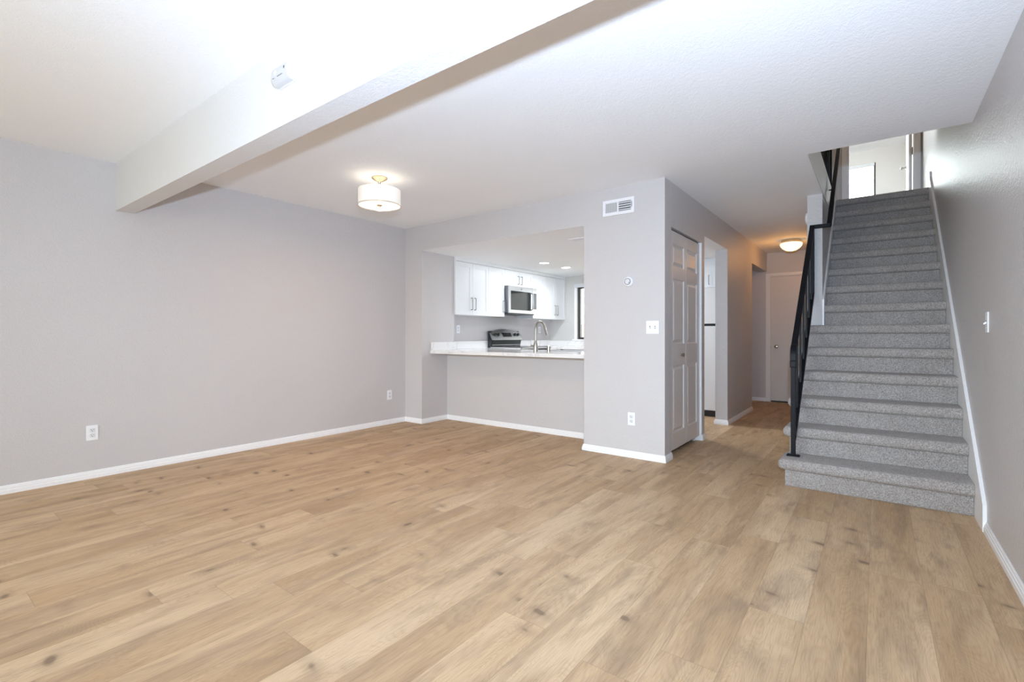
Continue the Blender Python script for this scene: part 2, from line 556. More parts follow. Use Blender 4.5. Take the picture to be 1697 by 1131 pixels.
mb = MB().box(-2.75, -1.392, YE, 9.0, 0, H)
mb.box(-1.392, -0.632, YE, 9.0, 2.062, H)
mb.box(-0.632, XR, YE, 9.0, 0, H)
mb.box(-1.392, -0.632, YE + 0.06, 9.0, 0, 2.062)  # unseen backing added behind the door to block sky light
mb.box(-2.75, -2.63, 7.6, YE, 0, H)
struct('wall_hall_end', mb, M['wall'], 'greige end wall of the hall around the far white door', 'wall')

struct('wall_stair', MB().box(SX0, SX1, 5.452, YE, 0, H), M['wall_gloss'], 'narrow pale wall end standing on the stairs beside the upper flight', 'wall')

mb = MB().box(XR, 0.62, YR - 0.1, YBED + 0.12, 0, H2)
struct('wall_right', mb, M['wall_gloss'], 'tall greige satin wall at the right running up beside the carpeted stairs', 'wall')

mb = MB().box(-4.9, -4.3, YR - 0.1, YR, 0, H)
mb.box(-0.1, XR, YR - 0.1, YR, 0, H)
mb.box(-4.3, -0.1, YR - 0.1, YR, 0, 0.05)
mb.box(-4.3, -0.1, YR - 0.1, YR, 2.10, H)
struct('wall_rear', mb, M['wall'], 'greige wall behind the camera with an added wide window', 'wall')

mb = MB().box(XL, -4.20, YK, YK + 0.13, 0, H)
mb.box(-2.7, -1.58, YK, YK + 0.13, 0, H)
mb.box(-4.20, -2.7, YK, YK + 0.13, 0, 1.02)
mb.box(-4.20, -2.7, YK, YK + 0.13, 1.945, H)
mb.box(-1.58, -1.57, YK, YK + 0.13, 0, 0.01)
struct('wall_kitchen', mb, M['kwall'], 'pale far wall of the kitchen around its dark-framed window', 'wall')

# upper storey
struct('floor_upper', MB().box(-3.2, SX1, 4.2, YBED, FL2 - 0.02, FL2).box(SX1, XR, YS + 13 * RUN + 0.02, YBED, H, FL2), M['carpet'],
       'grey carpeted floor of the upper landing', 'floor')
mb = MB().box(-1.6, -0.323, YU, YU2, FL2, H2)
mb.box(-0.323, 0.392, YU, YU2, FL2 + 2.04, H2)
mb.box(0.392, XR, YU, YU2, FL2, H2)
struct('wall_upper_end', mb, M['wall'], 'beige wall at the top of the stairs around the open bedroom doorway', 'wall')
struct('wall_upper_near', MB().box(-1.6, XR, 4.08, 4.2, FL2, H2), M['wall'], 'upper wall above the front edge of the stair opening', 'wall')
struct('wall_upper_left', MB().box(-1.72, -1.6, 4.08, YU2, FL2, H2), M['wall'], 'left wall of the upper landing', 'wall')
mb = MB().box(-3.2, -1.62, YBED, YBED + 0.12, FL2, H2)
mb.box(-0.013, XR, YBED, YBED + 0.12, FL2, H2)
mb.box(-1.62, -0.013, YBED, YBED + 0.12, FL2, 3.70)
mb.box(-1.62, -0.013, YBED, YBED + 0.12, 4.90, H2)
mb.box(-3.2, -3.1, YU2, 9.6, FL2, H2).box(-3.2, -3.1, 12.4, YBED, FL2, H2).box(-3.2, -3.1, 9.6, 12.4, FL2, 3.3).box(-3.2, -3.1, 9.6, 12.4, 4.95, H2)
mb.box(-3.1, -1.72, YU2 - 0.1, YU2, FL2, H2)
struct('wall_bedroom', mb, M['kwall'], 'pale bedroom wall with a bright window seen through the upstairs doorway', 'wall')
struct('ceiling_upper', MB().box(-3.2, XR + 0.12, 4.08, YBED + 0.12, H2, H2 + 0.1), M['ceil'], 'white ceiling of the upper storey', 'ceiling')

# ------------------------------------------------------------------ baseboards
BP = [(0, 0), (0.0145, 0), (0.0145, 0.026), (0.0115, 0.030), (0.0115, 0.041), (0.0075, 0.045), (0.0070, 0.053), (0.0035, 0.0585), (0, 0.0585)]


def base_run(mb, p, q, nx, ny, e0=0.0, e1=0.0):
    """baseboard on a wall from p to q (floor points); (nx,ny) points into the room; e0/e1 push the
    board's ends by that many board depths (mitres)"""
    p = Vector((p[0], p[1], 0)); q = Vector((q[0], q[1], 0)); d = (q - p).normalized(); n = Vector((nx, ny, 0))
    t = bmesh.new()
    A = [t.verts.new(p + n * a + Vector((0, 0, b)) - d * a * e0) for a, b in BP]
    B = [t.verts.new(q + n * a + Vector((0, 0, b)) + d * a * e1) for a, b in BP]
    k = len(BP)
    t.faces.new(A); t.faces.new(B[::-1])
    for i in range(k):
        j = (i + 1) % k
        t.faces.new((A[i], B[i], B[j], A[j]))
    bmesh.ops.recalc_face_normals(t, faces=t.faces)
    mb._merge(t)


mb = MB(); base_run(mb, (XL, YR), (XL, YB), 1, 0, -1, -1)
struct('baseboard_left', mb, M['trim'], 'white stepped baseboard along the long left wall', 'baseboard')
mb = MB(); base_run(mb, (XL, YB), (XP, YB), 0, -1, -1, 1); base_run(mb, (XP, YB), (XP, YH), 1, 0, 1, -1)
base_run(mb, (XP, YH), (XCL, YH), 0, -1, -1, -1); base_run(mb, (XCL, YH), (XCL, YB), -1, 0, -1, 1)
struct('baseboard_back', mb, M['trim'], 'white baseboard around the corner pier and under the half wall', 'baseboard')
mb = MB(); base_run(mb, (XCL, YB), (XC, YB), 0, -1, 1, 1); base_run(mb, (XC, YB), (XC, 4.237), 1, 0, 1, 0)
struct('baseboard_closet', mb, M['trim'], 'white baseboard wrapping the foot of the closet block', 'baseboard')
mb = MB(); base_run(mb, (XC, 5.17), (XC, 5.262), 1, 0, 0.6, 1); base_run(mb, (XC, 5.262), (-1.58, 5.262), 0, 1, 1, 1)
base_run(mb, (-1.58, 6.243), (XC, 6.243), 0, -1, 1, 1); base_run(mb, (XC, 6.243), (XC, 7.69), 1, 0, 1, 1); base_run(mb, (XC, 7.69), (-1.58, 7.69), 0, 1, 1, 0)
struct('baseboard_hall', mb, M['trim'], 'white baseboard along the hall wall and its opening corners', 'baseboard')
mb = MB(); base_run(mb, (-2.6, YE), (-1.458, YE), 0, -1, 0, 0)
struct('baseboard_hall_end', mb, M['trim'], 'white baseboard left of the far hall door', 'baseboard')
mb = MB(); base_run(mb, (XR, YR), (XR, 3.700), -1, 0, -1, 0)
struct('baseboard_right', mb, M['trim'], 'white baseboard at the foot of the right wall in front of the stairs', 'baseboard')

# stair skirt boards
def zr(y):
    return 0.150 + 0.802 * (y - 3.700)
t0, t1 = 3.700, 7.06
poly = [(t0, 0), (t0, zr(t0)), (t1, zr(t1)), (t1, zr(t1) + 0.06), (t1 + 0.10, zr(t1) + 0.06), (t1 + 0.10, FL2 - 0.3), (t1 - 0.05, FL2 - 0.42), (4.10, 0)]
struct('trim_1', MB().prism(poly, 'X', XR - 0.017, XR), M['trim'], 'white sloping skirt board on the right wall beside the stairs', 'trim')
def zl(y):
    return 1.435 + 0.795 * (y - 5.452)
poly = [(5.432, 1.0), (5.432, 1.43), (7.10, zl(7.10)), (7.10, FL2 - 0.35), (5.60, 1.0)]
struct('trim_2', MB().prism(poly, 'X', SX1, SX1 + 0.015), M['trim'], 'white sloping skirt board on the left side of the upper flight', 'trim')

# ------------------------------------------------------------------ stairs
st = empty('staircase', (0, YS, 0), 'straight grey carpeted staircase rising between the black railing and the right wall', 'staircase')
for k in range(1, 15):
    y = YS + (k - 1) * RUN
    xl = -0.530 if k <= 6 else SX1 + 0.0155
    xr = XR - 0.0175
    mb = MB()
    zb = 0.0 if k <= 6 else (k - 3) * RISE
    depth = RUN + 0.03 if k != 6 else 5.4515 - y
    if k == 14:
        mb.box(xl, xr, y, y + 0.02, (k - 1) * RISE - 0.01, k * RISE - NOSE + 0.02, 0.006)
    else:
        mb.box(xl, xr, y, y + depth, zb, k * RISE - NOSE + 0.02, 0.006)
    nl = xl - (0.042 if k <= 6 else 0.0)
    # nosing slab: rounded front, and a rounded left end on the open lower steps
    y0 = y - 0.040; zt = k * RISE; zbm = zt - NOSE; rr = 0.032
    if k < 6:
        back = y + depth
    elif k == 6:
        back = 5.4515
    else:
        back = y + (depth if k < 14 else 0.30)
    prof = [(back, zbm)]
    for i in range(7):
        a = -PI / 2 - PI / 2 * i / 6
        prof.append((y0 + rr + rr * math.cos(a), zbm + rr + rr * math.sin(a)))
    for i in range(7):
        a = PI - PI / 2 * i / 6
        prof.append((y0 + rr + rr * math.cos(a), zt - rr + rr * math.sin(a)))
    prof.append((back, zt))
    mb2 = MB().prism(prof, 'X', nl + (0.05 if k <= 6 else 0.0), xr)
    if k <= 6:
        mb2.box(nl, nl + 0.12, y0 + 0.0012, back - 0.0012, zbm + 0.0012, zt - 0.0012, rr, 6)
        mb2.box(nl + 0.034, nl + 0.08, y0 + 0.034, back - 0.001, zbm + 0.004, zt - 0.0020)
    mb.b.from_mesh(mb2.build('tmp', M['carpet']).data)
    bpy.data.objects.remove(bpy.data.objects['tmp'])
    part(st, 'step', mb, M['carpet'], smooth=True)

# ------------------------------------------------------------------ stair railing
rx = -0.490
rl = empty('stair_railing', (rx, 4.11, RISE), 'black iron railing along the open left side of the lower stairs with wall handrail above', 'railing')
SL = 0.885
yA, zA = 4.125, 0.985
yBt = 5.415
def hz(y):
    return zA + SL * (y - yA)
# handrail with the lower end turned down over the newel
pts = [(rx, 4.095, 0.90), (rx, 4.0955, 0.930), (rx, 4.098, 0.950), (rx, 4.103, 0.968), (rx, 4.110, 0.982), (rx, 4.120, 0.995), (rx, 4.135, 1.006), (rx, 4.16, hz(4.16) + 0.003)]
pts += [(rx, yBt - 0.03, hz(yBt - 0.03)), (rx, yBt, hz(yBt) + 0.005)]
hr = part(rl, 'handrail', MB().sweep(pts, 0.020, 0.011, 0.003), M['black'])
# horizontal return and the upper wall rail
zj = hz(yBt) + 0.0
part(rl, 'rail_return', MB().box(rx - 0.02, -0.340, yBt - 0.012, yBt + 0.026, zj - 0.018, zj + 0.016, 0.003), M['black'])
pts = [(-0.355, yBt, zj - 0.004), (-0.355, yBt + 0.02, zj + 0.010), (-0.355, 7.10, zj + 0.010 + (7.10 - yBt - 0.02) * 0.815)]
part(rl, 'upper_handrail', MB().sweep(pts, 0.019, 0.016, 0.003), M['black'])
for yy in (6.14,):
    zz = zj + 0.010 + (yy - yBt - 0.02) * 0.815 - 0.02
    mbk = MB().tube([(-0.405, yy, zz - 0.055), (-0.385, yy, zz - 0.055), (-0.362, yy, zz - 0.04), (-0.355, yy, zz)], 0.006)
    mbk.box(SX1, SX1 + 0.006, yy - 0.012, yy + 0.012, zz - 0.10, zz - 0.02, 0.002)
    part(rl, 'wall_bracket', mbk, M['black'])
part(rl, 'newel_post', MB().box(rx - 0.015, rx + 0.015, 4.085, 4.115, RISE + 0.004, 0.905, 0.003), M['black'])
part(rl, 'post_collar', MB().box(rx - 0.021, rx + 0.021, 4.078, 4.122, 0.852, 0.902, 0.005).cyl((rx, 4.079, 0.88), (rx, 4.075, 0.88), 0.005), M['black'])
part(rl, 'base_plate', MB().box(rx - 0.042, rx + 0.042, 4.075, 4.125, RISE - 0.001, RISE + 0.010, 0.003)
     .lathe((rx - 0.03, 4.1, RISE + 0.008), [(0.008, 0), (0.007, 0.005), (0, 0.007)], seg=12)
     .lathe((rx + 0.03, 4.1, RISE + 0.008), [(0.008, 0), (0.007, 0.005), (0, 0.007)], seg=12), M['black'])
part(rl, 'end_post', MB().box(rx - 0.017, rx + 0.017, 5.412, 5.446, hz(5.43) - 0.66, hz(5.43) - 0.005, 0.003), M['black'])
def lz(y):
    return 0.335 + 0.876 * (y - 4.10)
part(rl, 'bottom_rail', MB().sweep([(rx, 4.105, lz(4.105) - 0.01), (rx, 5.42, lz(5.42) - 0.01)], 0.017, 0.018, 0.002), M['black'])
for i in range(6):
    yy = 4.315 + i * 0.205
    part(rl, 'baluster', MB().box(rx - 0.008, rx + 0.008, yy - 0.008, yy + 0.008, lz(yy), hz(yy) - 0.005, 0.0015), M['black'])

# upper guard rail
gr = empty('guard_rail', (-0.45, 5.6, FL2), 'dark vertical-bar guard rail on the upper floor at the left of the stair opening', 'railing')
part(gr, 'top_rail', MB().box(-0.47, -0.43, 4.2, 7.07, FL2 + 0.93, FL2 + 0.96, 0.004), M['black'])
part(gr, 'bottom_rail', MB().box(-0.465, -0.435, 4.2, 7.07, FL2 + 0.07, FL2 + 0.10, 0.003), M['black'])
part(gr, 'end_post', MB().box(-0.468, -0.432, 7.04, 7.076, FL2, FL2 + 0.96, 0.003), M['black'])
for i in range(24):
    yy = 4.26 + i * 0.116
    part(gr, 'baluster', MB().box(-0.457, -0.443, yy - 0.007, yy + 0.007, FL2 + 0.09, FL2 + 0.94, 0.0015), M['black'])

# ------------------------------------------------------------------ doors
def panel_door(mb, x, y0, y1, z0, z1, th, panels):
    """molded leaf in a plane X=x (face towards +X); panels: (ya,yb,za,zb)"""
    mb.box(x - th, x - 0.012, y0, y1, z0, z1)
    ys = sorted({y0, y1} | {p[0] for p in panels} | {p[1] for p in panels})
    # stiles and rails: full-height stiles
    pa, pb = panels[0][0], panels[0][1]
    mb.box(x - 0.0122, x, y0, pa, z0, z1, 0.0015, 1)
    mb.box(x - 0.0122, x, pb, y1, z0, z1, 0.0015, 1)
    zs = [z0] + [v for p in sorted(panels, key=lambda q: q[2]) for v in (p[2], p[3])] + [z1]
    for a, b in zip(zs[0::2], zs[1::2]):
        mb.box(x - 0.0122, x, pa, pb, a, b)
    for ya, yb, za, zb in panels:
        # raised field with sloping shoulders
        i, j = 0.016, 0.040
        t = bmesh.new()
        o = [(ya, za), (yb, za), (yb, zb), (ya, zb)]
        def ring(ins, dx):
            return [t.verts.new((x + dx, p[0] + sx * ins, p[1] + sz * ins)) for p, sx, sz in zip(o, (1, -1, -1, 1), (1, 1, -1, -1))]
        r0 = ring(0, 0.0); r1 = ring(0.010, -0.0115); r2 = ring(i, -0.0115); r3 = ring(j, -0.002)
        for a, b in ((r0, r1), (r1, r2), (r2, r3)):
            for k in range(4):
                m = (k + 1) % 4
                t.faces.new((a[k], a[m], b[m], b[k]))
        t.faces.new(r3)
        bmesh.ops.recalc_face_normals(t, faces=t.faces)
        mb._merge(t)
    return mb


bf = empty('door_1', (-1.49, 4.70, 0), 'white six-panel bifold closet door with small round knob in hall wall', 'door', kind='structure')
xd = -1.460
ymid = 4.700
for ya, yb in ((4.240, ymid - 0.002), (ymid + 0.002, 5.150)):
    pa_, pb_ = (4.335, 4.655) if ya < 4.5 else (4.745, 5.062)
    pn = [(pa_, pb_, 0.205, 0.815), (pa_, pb_, 1.010, 1.605), (pa_, pb_, 1.715, 1.920)]
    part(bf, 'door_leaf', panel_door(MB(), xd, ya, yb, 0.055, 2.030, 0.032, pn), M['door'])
part(bf, 'knob', MB().lathe((xd, 4.545, 0.908), [(0.009, 0), (0.007, 0.012), (0.014, 0.02), (0.0165, 0.028), (0.012, 0.035), (0, 0.037)], 'X', 24), M['knob'], True)
part(bf, 'track', MB().box(-1.52, -1.475, 4.24, 5.155, 2.036, 2.0445), M['dark'])
part(bf, 'jamb', MB().box(-1.56, XC + 0.001, 5.155, 5.171, 0, 2.045), M['trim'])
struct('trim_3', MB().box(-1.58, -1.50, 5.12, 5.154, 0, 0.0305), M['trim'], 'small white floor guide at the foot of the closet door jamb', 'trim')

hd = empty('door_2', (-1.01, YE, 0), 'plain white flush door with bronze knob at the far end of the hall', 'door', kind='structure')
part(hd, 'door_slab', MB().box(-1.383, -0.641, YE + 0.012, YE + 0.047, 0.022, 2.048, 0.002), M['door2'])
mb = MB().box(-1.458, -1.392, YE - 0.014, YE, 0, 2.105, 0.003).box(-0.632, -0.566, YE - 0.014, YE, 0, 2.105, 0.003).box(-1.392, -0.632, YE - 0.014, YE, 2.062, 2.105, 0.003)
mb.box(-1.3925, -1.384, YE, YE + 0.059, 0, 2.06).box(-0.640, -0.6315, YE, YE + 0.059, 0, 2.06).box(-1.3845, -0.64, YE, YE + 0.059, 2.05, 2.0625)
part(hd, 'door_frame', mb, M['trim2'])
part(hd, 'knob', MB().lathe((-1.300, YE + 0.012, 0.905), [(0.028, 0), (0.028, 0.006), (0.012, 0.010), (0.011, 0.03), (0.024, 0.042), (0.027, 0.055), (0.02, 0.066), (0, 0.07)], '-Y', 28), M['knob'], True, 'bronze door knob')
part(hd, 'strike_plate', MB().box(-1.386, -1.383, YE + 0.005, YE + 0.035, 0.88, 0.93), M['knob'])
part(hd, 'door_gap_shade', MB().box(-1.383, -0.641, YE + 0.0, YE + 0.059, 0.0, 0.012), M['dark'])  # dark strip standing in for the shaded gap under the door

ud = empty('door_3', (0.375, YU2, FL2), 'white upstairs bedroom door standing open at the top of the stairs', 'door', kind='structure')
part(ud, 'door_slab', MB().box(0.350, 0.385, YU2 + 0.012, YU2 + 0.75, FL2 + 0.01, FL2 + 2.03, 0.002), M['trim'])
mb = MB().lathe((0.350, YU2 + 0.68, 3.55), [(0.026, 0), (0.026, 0.006), (0.011, 0.010), (0.011, 0.034), (0.024, 0.044), (0.026, 0.056), (0.018, 0.066), (0, 0.069)], '-X', 28)
part(ud, 'knob', mb, M['nickel'], True, 'metal door knob')
for zz in (FL2 + 0.25, 3.58):
    part(ud, 'hinge', MB().box(0.386, 0.393, YU2 - 0.02, YU2 + 0.02, zz - 0.045, zz + 0.045).cyl((0.389, YU2 + 0.004, zz - 0.047), (0.389, YU2 + 0.004, zz + 0.047), 0.007), M['knob'])
mb = MB().box(-0.392, -0.323, YU - 0.015, YU, FL2, FL2 + 2.105, 0.003).box(0.397, 0.466, YU - 0.015, YU, FL2, FL2 + 2.105, 0.003).box(-0.323, 0.397, YU - 0.015, YU, FL2 + 2.04, FL2 + 2.105, 0.003)
mb.box(-0.3235, -0.310, YU, YU2, FL2, FL2 + 2.04)
part(ud, 'door_frame', mb, M['trim'])

# ------------------------------------------------------------------ windows
w1 = empty('window_1', (-2.3, YR - 0.05, 1.17), 'unseen white vinyl sliding glass door added behind the camera for daylight', 'window', kind='structure')  # unseen opening added at the rear to carry daylight into the room
mb = MB()
for a, b in ((-4.3, -4.24), (-2.23, -2.17), (-0.16, -0.1)):
    mb.box(a, b, YR - 0.08, YR - 0.02, 0.05, 2.10, 0.004)
mb.box(-4.24, -0.16, YR - 0.08, YR - 0.02, 0.05, 0.11, 0.004).box(-4.24, -0.16, YR - 0.08, YR - 0.02, 2.04, 2.10, 0.004)
part(w1, 'window_frame', mb, M['vinyl'])
for a, b in ((-4.24, -2.23), (-2.17, -0.16)):
    part(w1, 'pane', MB().box(a, b, YR - 0.053, YR - 0.047, 0.11, 2.04), M['glass'])

w2 = empty('window_2', (-3.6, YK + 0.06, 1.48), 'kitchen window in dark bronze frame with white sill', 'window', kind='structure')
mb = MB()
for a, b in ((-4.20, -4.165), (-3.47, -3.43), (-2.735, -2.7)):
    mb.box(a, b, YK + 0.035, YK + 0.10, 1.02, 1.945, 0.003)
mb.box(-4.165, -2.735, YK + 0.035, YK + 0.10, 1.02, 1.055, 0.003).box(-4.165, -2.735, YK + 0.035, YK + 0.10, 1.91, 1.945, 0.003)
part(w2, 'window_frame', mb, M['winframe'])
for a, b in ((-4.165, -3.47), (-3.43, -2.735)):
    part(w2, 'pane', MB().box(a, b, YK + 0.066, YK + 0.070, 1.055, 1.91), M['glass'])
mb = MB().box(-4.255, -4.20, YK - 0.012, YK, 0.99, 1.99, 0.003).box(-2.7, -2.645, YK - 0.012, YK, 0.99, 1.99, 0.003).box(-4.255, -2.645, YK - 0.012, YK, 1.945, 1.99, 0.003)
part(w2, 'casing', mb, M['trim'])
part(w2, 'window_sill', MB().box(-4.29, -2.61, YK - 0.03, YK + 0.035, 0.995, 1.02, 0.004), M['trim'])
part(w2, 'blind_rail', MB().box(-4.245, -2.655, YK - 0.045, YK - 0.0135, 1.925, 1.985, 0.004), M['blind'])

w4 = empty('fill_window', (-3.15, 11.0, 4.1), 'unseen side window added to brighten the upstairs bedroom', 'window', kind='structure')  # unseen opening added so more sky light fills the bedroom
mb = MB()
for a, b in ((9.6, 9.64), (10.98, 11.02), (12.36, 12.4)):
    mb.box(-3.18, -3.12, a, b, 3.3, 4.95, 0.003)
mb.box(-3.18, -3.12, 9.64, 12.36, 3.3, 3.34, 0.003).box(-3.18, -3.12, 9.64, 12.36, 4.91, 4.95, 0.003)
part(w4, 'window_frame', mb, M['winframe'])
part(w4, 'pane', MB().box(-3.153, -3.147, 9.64, 12.36, 3.34, 4.91), M['glass'])

w3 = empty('window_3', (-0.81, YBED + 0.05, 4.3), 'bright bedroom window seen through the upstairs doorway', 'window', kind='structure')
mb = MB()
for a, b in ((-1.62, -1.585), (-0.048, -0.013)):
    mb.box(a, b, YBED + 0.03, YBED + 0.09, 3.70, 4.90, 0.003)
mb.box(-1.585, -0.048, YBED + 0.03, YBED + 0.09, 3.70, 3.735, 0.003).box(-1.585, -0.048, YBED + 0.03, YBED + 0.09, 4.87, 4.90, 0.003)
part(w3, 'window_frame', mb, M['winframe'])
part(w3, 'pane', MB().box(-1.585, -0.048, YBED + 0.058, YBED + 0.062, 3.735, 4.87), M['glass'])
part(w3, 'blind_rail', MB().box(-1.60, -0.03, YBED - 0.03, YBED + 0.028, 4.83, 4.895, 0.004), M['blind'])

# ------------------------------------------------------------------ outdoors beyond the kitchen window
fe = empty('garden_fence', (-4.4, 11.2, -0.1), 'weathered cedar board fence outside the kitchen window', 'fence')
for i in range(26):
    x0 = -7.4 + i * 0.155
    part(fe, 'fence_board', MB().box(x0, x0 + 0.147, 11.19, 11.21, -0.1, 1.36 + 0.01 * ((i * 7) % 3), 0.003), M['fence'])
part(fe, 'fence_rail', MB().box(-7.4, -3.37, 11.21, 11.25, 0.2, 0.29).box(-7.4, -3.37, 11.21, 11.25, 1.05, 1.14), M['fence'])
struct('ground', MB().box(-14, -2.8, 7.6, 16, -0.16, -0.10), M['grass'], 'ground of the yard outside the kitchen window', 'ground')

# ------------------------------------------------------------------ wall devices
def plate(w_, h_, d=0.006):
    return MB().box(-w_ / 2, w_ / 2, -d, 0, -h_ / 2, h_ / 2, 0.0028, 2)


def make_outlet(loc, label, rotz):
    r = empty('wall_outlet', loc, label, 'outlet', 'duplex outlets on the walls')
    r.rotation_euler = (0, 0, rotz)
    plate(0.070, 0.115).build('cover_plate', M['plastic'], r)
    for zc in (0.0195, -0.0195):
        mb = MB().box(-0.0165, 0.0165, -0.0085, -0.005, zc - 0.0135, zc + 0.0135, 0.0032, 3)
        rc = mb.build('receptacle', M['plastic2'], r)
        MB().box(-0.0078, -0.0054, -0.0090, -0.0080, zc + 0.0005, zc + 0.0085).box(0.0054, 0.0074, -0.0090, -0.0080, zc + 0.0015, zc + 0.0080) \
            .cyl((0, -0.0090, zc - 0.0065), (0, -0.0080, zc - 0.0065), 0.0028, seg=12).build('slots', M['dark'], rc)
    MB().cyl((0, -0.0075, 0), (0, -0.0055, 0), 0.003, seg=12).build('screw', M['plastic2'], r)
    return r


o1 = make_outlet((-1.740, YB, 0.344), 'white duplex outlet low on the front of the closet block', 0)
dup_tree(o1, (XL, 1.008, 0.346), 'white duplex outlet low on the left wall under the beam end', rotz=PI / 2)
dup_tree(o1, (XL, 3.822, 0.357), 'white duplex outlet low on the left wall near the back corner', rotz=PI / 2)
dup_tree(o1, (XL, 5.039, 1.176), 'white outlet on the kitchen wall left of the range', rotz=PI / 2)
dup_tree(o1, (XL, 7.127, 1.186), 'white outlet on the kitchen wall behind the faucet', rotz=PI / 2)


def make_switch(loc, label, rotz, gang, w_):
    r = empty('light_switch', loc, label, 'light switch', 'toggle light switches')
    r.rotation_euler = (0, 0, rotz)
    plate(w_, 0.114).build('cover_plate', M['plastic'], r)
    for i in range(gang):
        xx = (i - (gang - 1) / 2) * 0.046
        mb = MB().box(xx - 0.0055, xx + 0.0055, -0.0068, -0.005, -0.0125, 0.0125)
        mb.build('switch_slot', M['grey'], r)
        mb = MB().prism([(-0.005, 0.006), (-0.018, 0.003 if i else -0.006), (-0.018, -0.004 if i else -0.012), (-0.005, -0.007)], 'X', xx - 0.0042, xx + 0.0042)
        mb.build('toggle', M['plastic'], r)
        for zz in (0.030, -0.030):
            MB().cyl((xx, -0.0073, zz), (xx, -0.0055, zz), 0.003, seg=10).build('screw', M['plastic2'], r)
    return r


make_switch((-1.548, YB, 1.158), 'white double toggle light switch on the closet block beside its corner', 0, 2, 0.113)
make_switch((XR, 3.672, 1.160), 'single toggle light switch on the right wall beside the stairs', -PI / 2, 1, 0.070)

# thermostat
th = empty('thermostat', (-1.765, YB, 1.567), 'small round white dial thermostat on the closet block below the vent', 'thermostat')
part(th, 'body', MB().lathe((-1.765, YB, 1.567), [(0.046, 0), (0.046, 0.012), (0.041, 0.024), (0.036, 0.028), (0.030, 0.030), (0, 0.030)], '-Y', 40), M['plastic'], True)
part(th, 'dial_ring', MB().lathe((-1.765, YB - 0.030, 1.567), [(0.030, 0), (0.030, 0.003), (0.025, 0.003), (0.025, 0)], '-Y', 40), M['grey'], True, 'grey dial ring')
part(th, 'dial', MB().lathe((-1.765, YB - 0.030, 1.567), [(0.024, 0), (0.022, 0.008), (0.012, 0.009), (0.010, 0.004), (0, 0.004)], '-Y', 32), M['plastic2'], True)
part(th, 'pointer', MB().box(-1.753, -1.747, YB - 0.0395, YB - 0.034, 1.552, 1.562), M['grey'])

# wall register above the thermostat
vt = empty('air_vent', (-1.866, YB, 2.254), 'white rectangular supply register high on the closet block', 'air vent')
vx0, vx1, vz0, vz1 = -2.018, -1.714, 2.183, 2.325
mb = MB()
gx0, gx1, gz0, gz1 = -1.990, -1.744, 2.211, 2.297
mb.box(vx0, gx0, YB - 0.008, YB, vz0, vz1, 0.002).box(gx1, vx1, YB - 0.008, YB, vz0, vz1, 0.002)
mb.box(gx0, gx1, YB - 0.008, YB, vz0, gz0).box(gx0, gx1, YB - 0.008, YB, gz1, vz1)
mb.box(-1.874, -1.862, YB - 0.008, YB, gz0, gz1)
part(vt, 'frame', mb, M['plastic'])
part(vt, 'duct', MB().box(gx0, gx1, YB - 0.0012, YB - 0.0002, gz0, gz1), M['dark'], label='dark plate for the shade behind the louvers')  # shade inside the register put in as a dark plate, no hole behind
mb = MB()
for i in range(11):
    x = gx0 + 0.004 + i * 0.0104
    mb.prism([(x - 0.001, YB - 0.0016), (x + 0.0072, YB - 0.007), (x + 0.0086, YB - 0.0062), (x + 0.0010, YB - 0.0005)], 'Z', gz0, gz1)
part(vt, 'vertical_louvers', mb, M['plastic'])
mb = MB()
for zc in (2.284, 2.263, 2.242, 2.221):
    mb.prism([(YB - 0.0012, zc + 0.007), (YB - 0.007, zc - 0.001), (YB - 0.0062, zc - 0.003), (YB - 0.0004, zc + 0.005)], 'X', -1.862, gx1)
for i in range(9):
    x = -1.862 + 0.008 + i * 0.0125
    mb.box(x, x + 0.0016, YB - 0.0045, YB - 0.0014, gz0, gz1)
part(vt, 'horizontal_louvers', mb, M['plastic'])
part(vt, 'lever', MB().box(-1.737, -1.733, YB - 0.012, YB - 0.006, 2.235, 2.285), M['grey'])

# carbon monoxide alarm on the beam
al = empty('smoke_alarm', (-2.165, 1.151, 2.285), 'white rounded alarm box mounted on the face of the beam', 'alarm')
al.rotation_euler = (0, 0, 0)
ax0, ax1 = -2.232, -2.098
mb = MB()
prof = []
for i in range(13):
    a = PI * i / 12
    prof.append((1.151 - 0.008 - 0.034 * math.sin(a) ** 0.7, 2.285 + 0.043 * math.cos(a)))
poly = [(1.151 - 0.006, 2.328)] + prof + [(1.151 - 0.006, 2.242)]
t = MB().prism(poly, 'X', ax0, ax1)
part(al, 'body', t, M['alarm'], True)
part(al, 'base_plate', MB().box(ax0 + 0.012, ax1 + 0.012, 1.145, 1.151, 2.236, 2.330, 0.002), M['plastic2'])
part(al, 'indicator', MB().box(-2.121, -2.115, 1.1085, 1.1110, 2.287, 2.298), M['dark'])
part(al, 'test_button', MB().lathe((-2.195, 1.1095, 2.290), [(0.010, 0), (0.010, 0.002), (0, 0.002)], '-Y', 20), M['plastic2'])
for a_, b_ in ((-2.222, -2.206), (-2.180, -2.135)):
    part(al, 'printed_line', MB().box(a_, b_, 1.1090, 1.1112, 2.268, 2.2705), M['grey'])

# detector on the hall side of the stair wall
dt = empty('smoke_detector', (SX0, 5.62, 2.25), 'round white detector on the hall side of the stair wall end', 'alarm')
part(dt, 'body', MB().lathe((SX0, 5.62, 2.25), [(0.062, 0), (0.062, 0.012), (0.056, 0.024), (0.04, 0.030), (0, 0.031)], '-X', 40), M['plastic'], True)
part(dt, 'grille_ring', MB().lathe((SX0 - 0.0295, 5.62, 2.25), [(0.030, 0), (0.030, 0.003), (0.022, 0.0035), (0.022, 0.001)], '-X', 32), M['plastic2'], True)

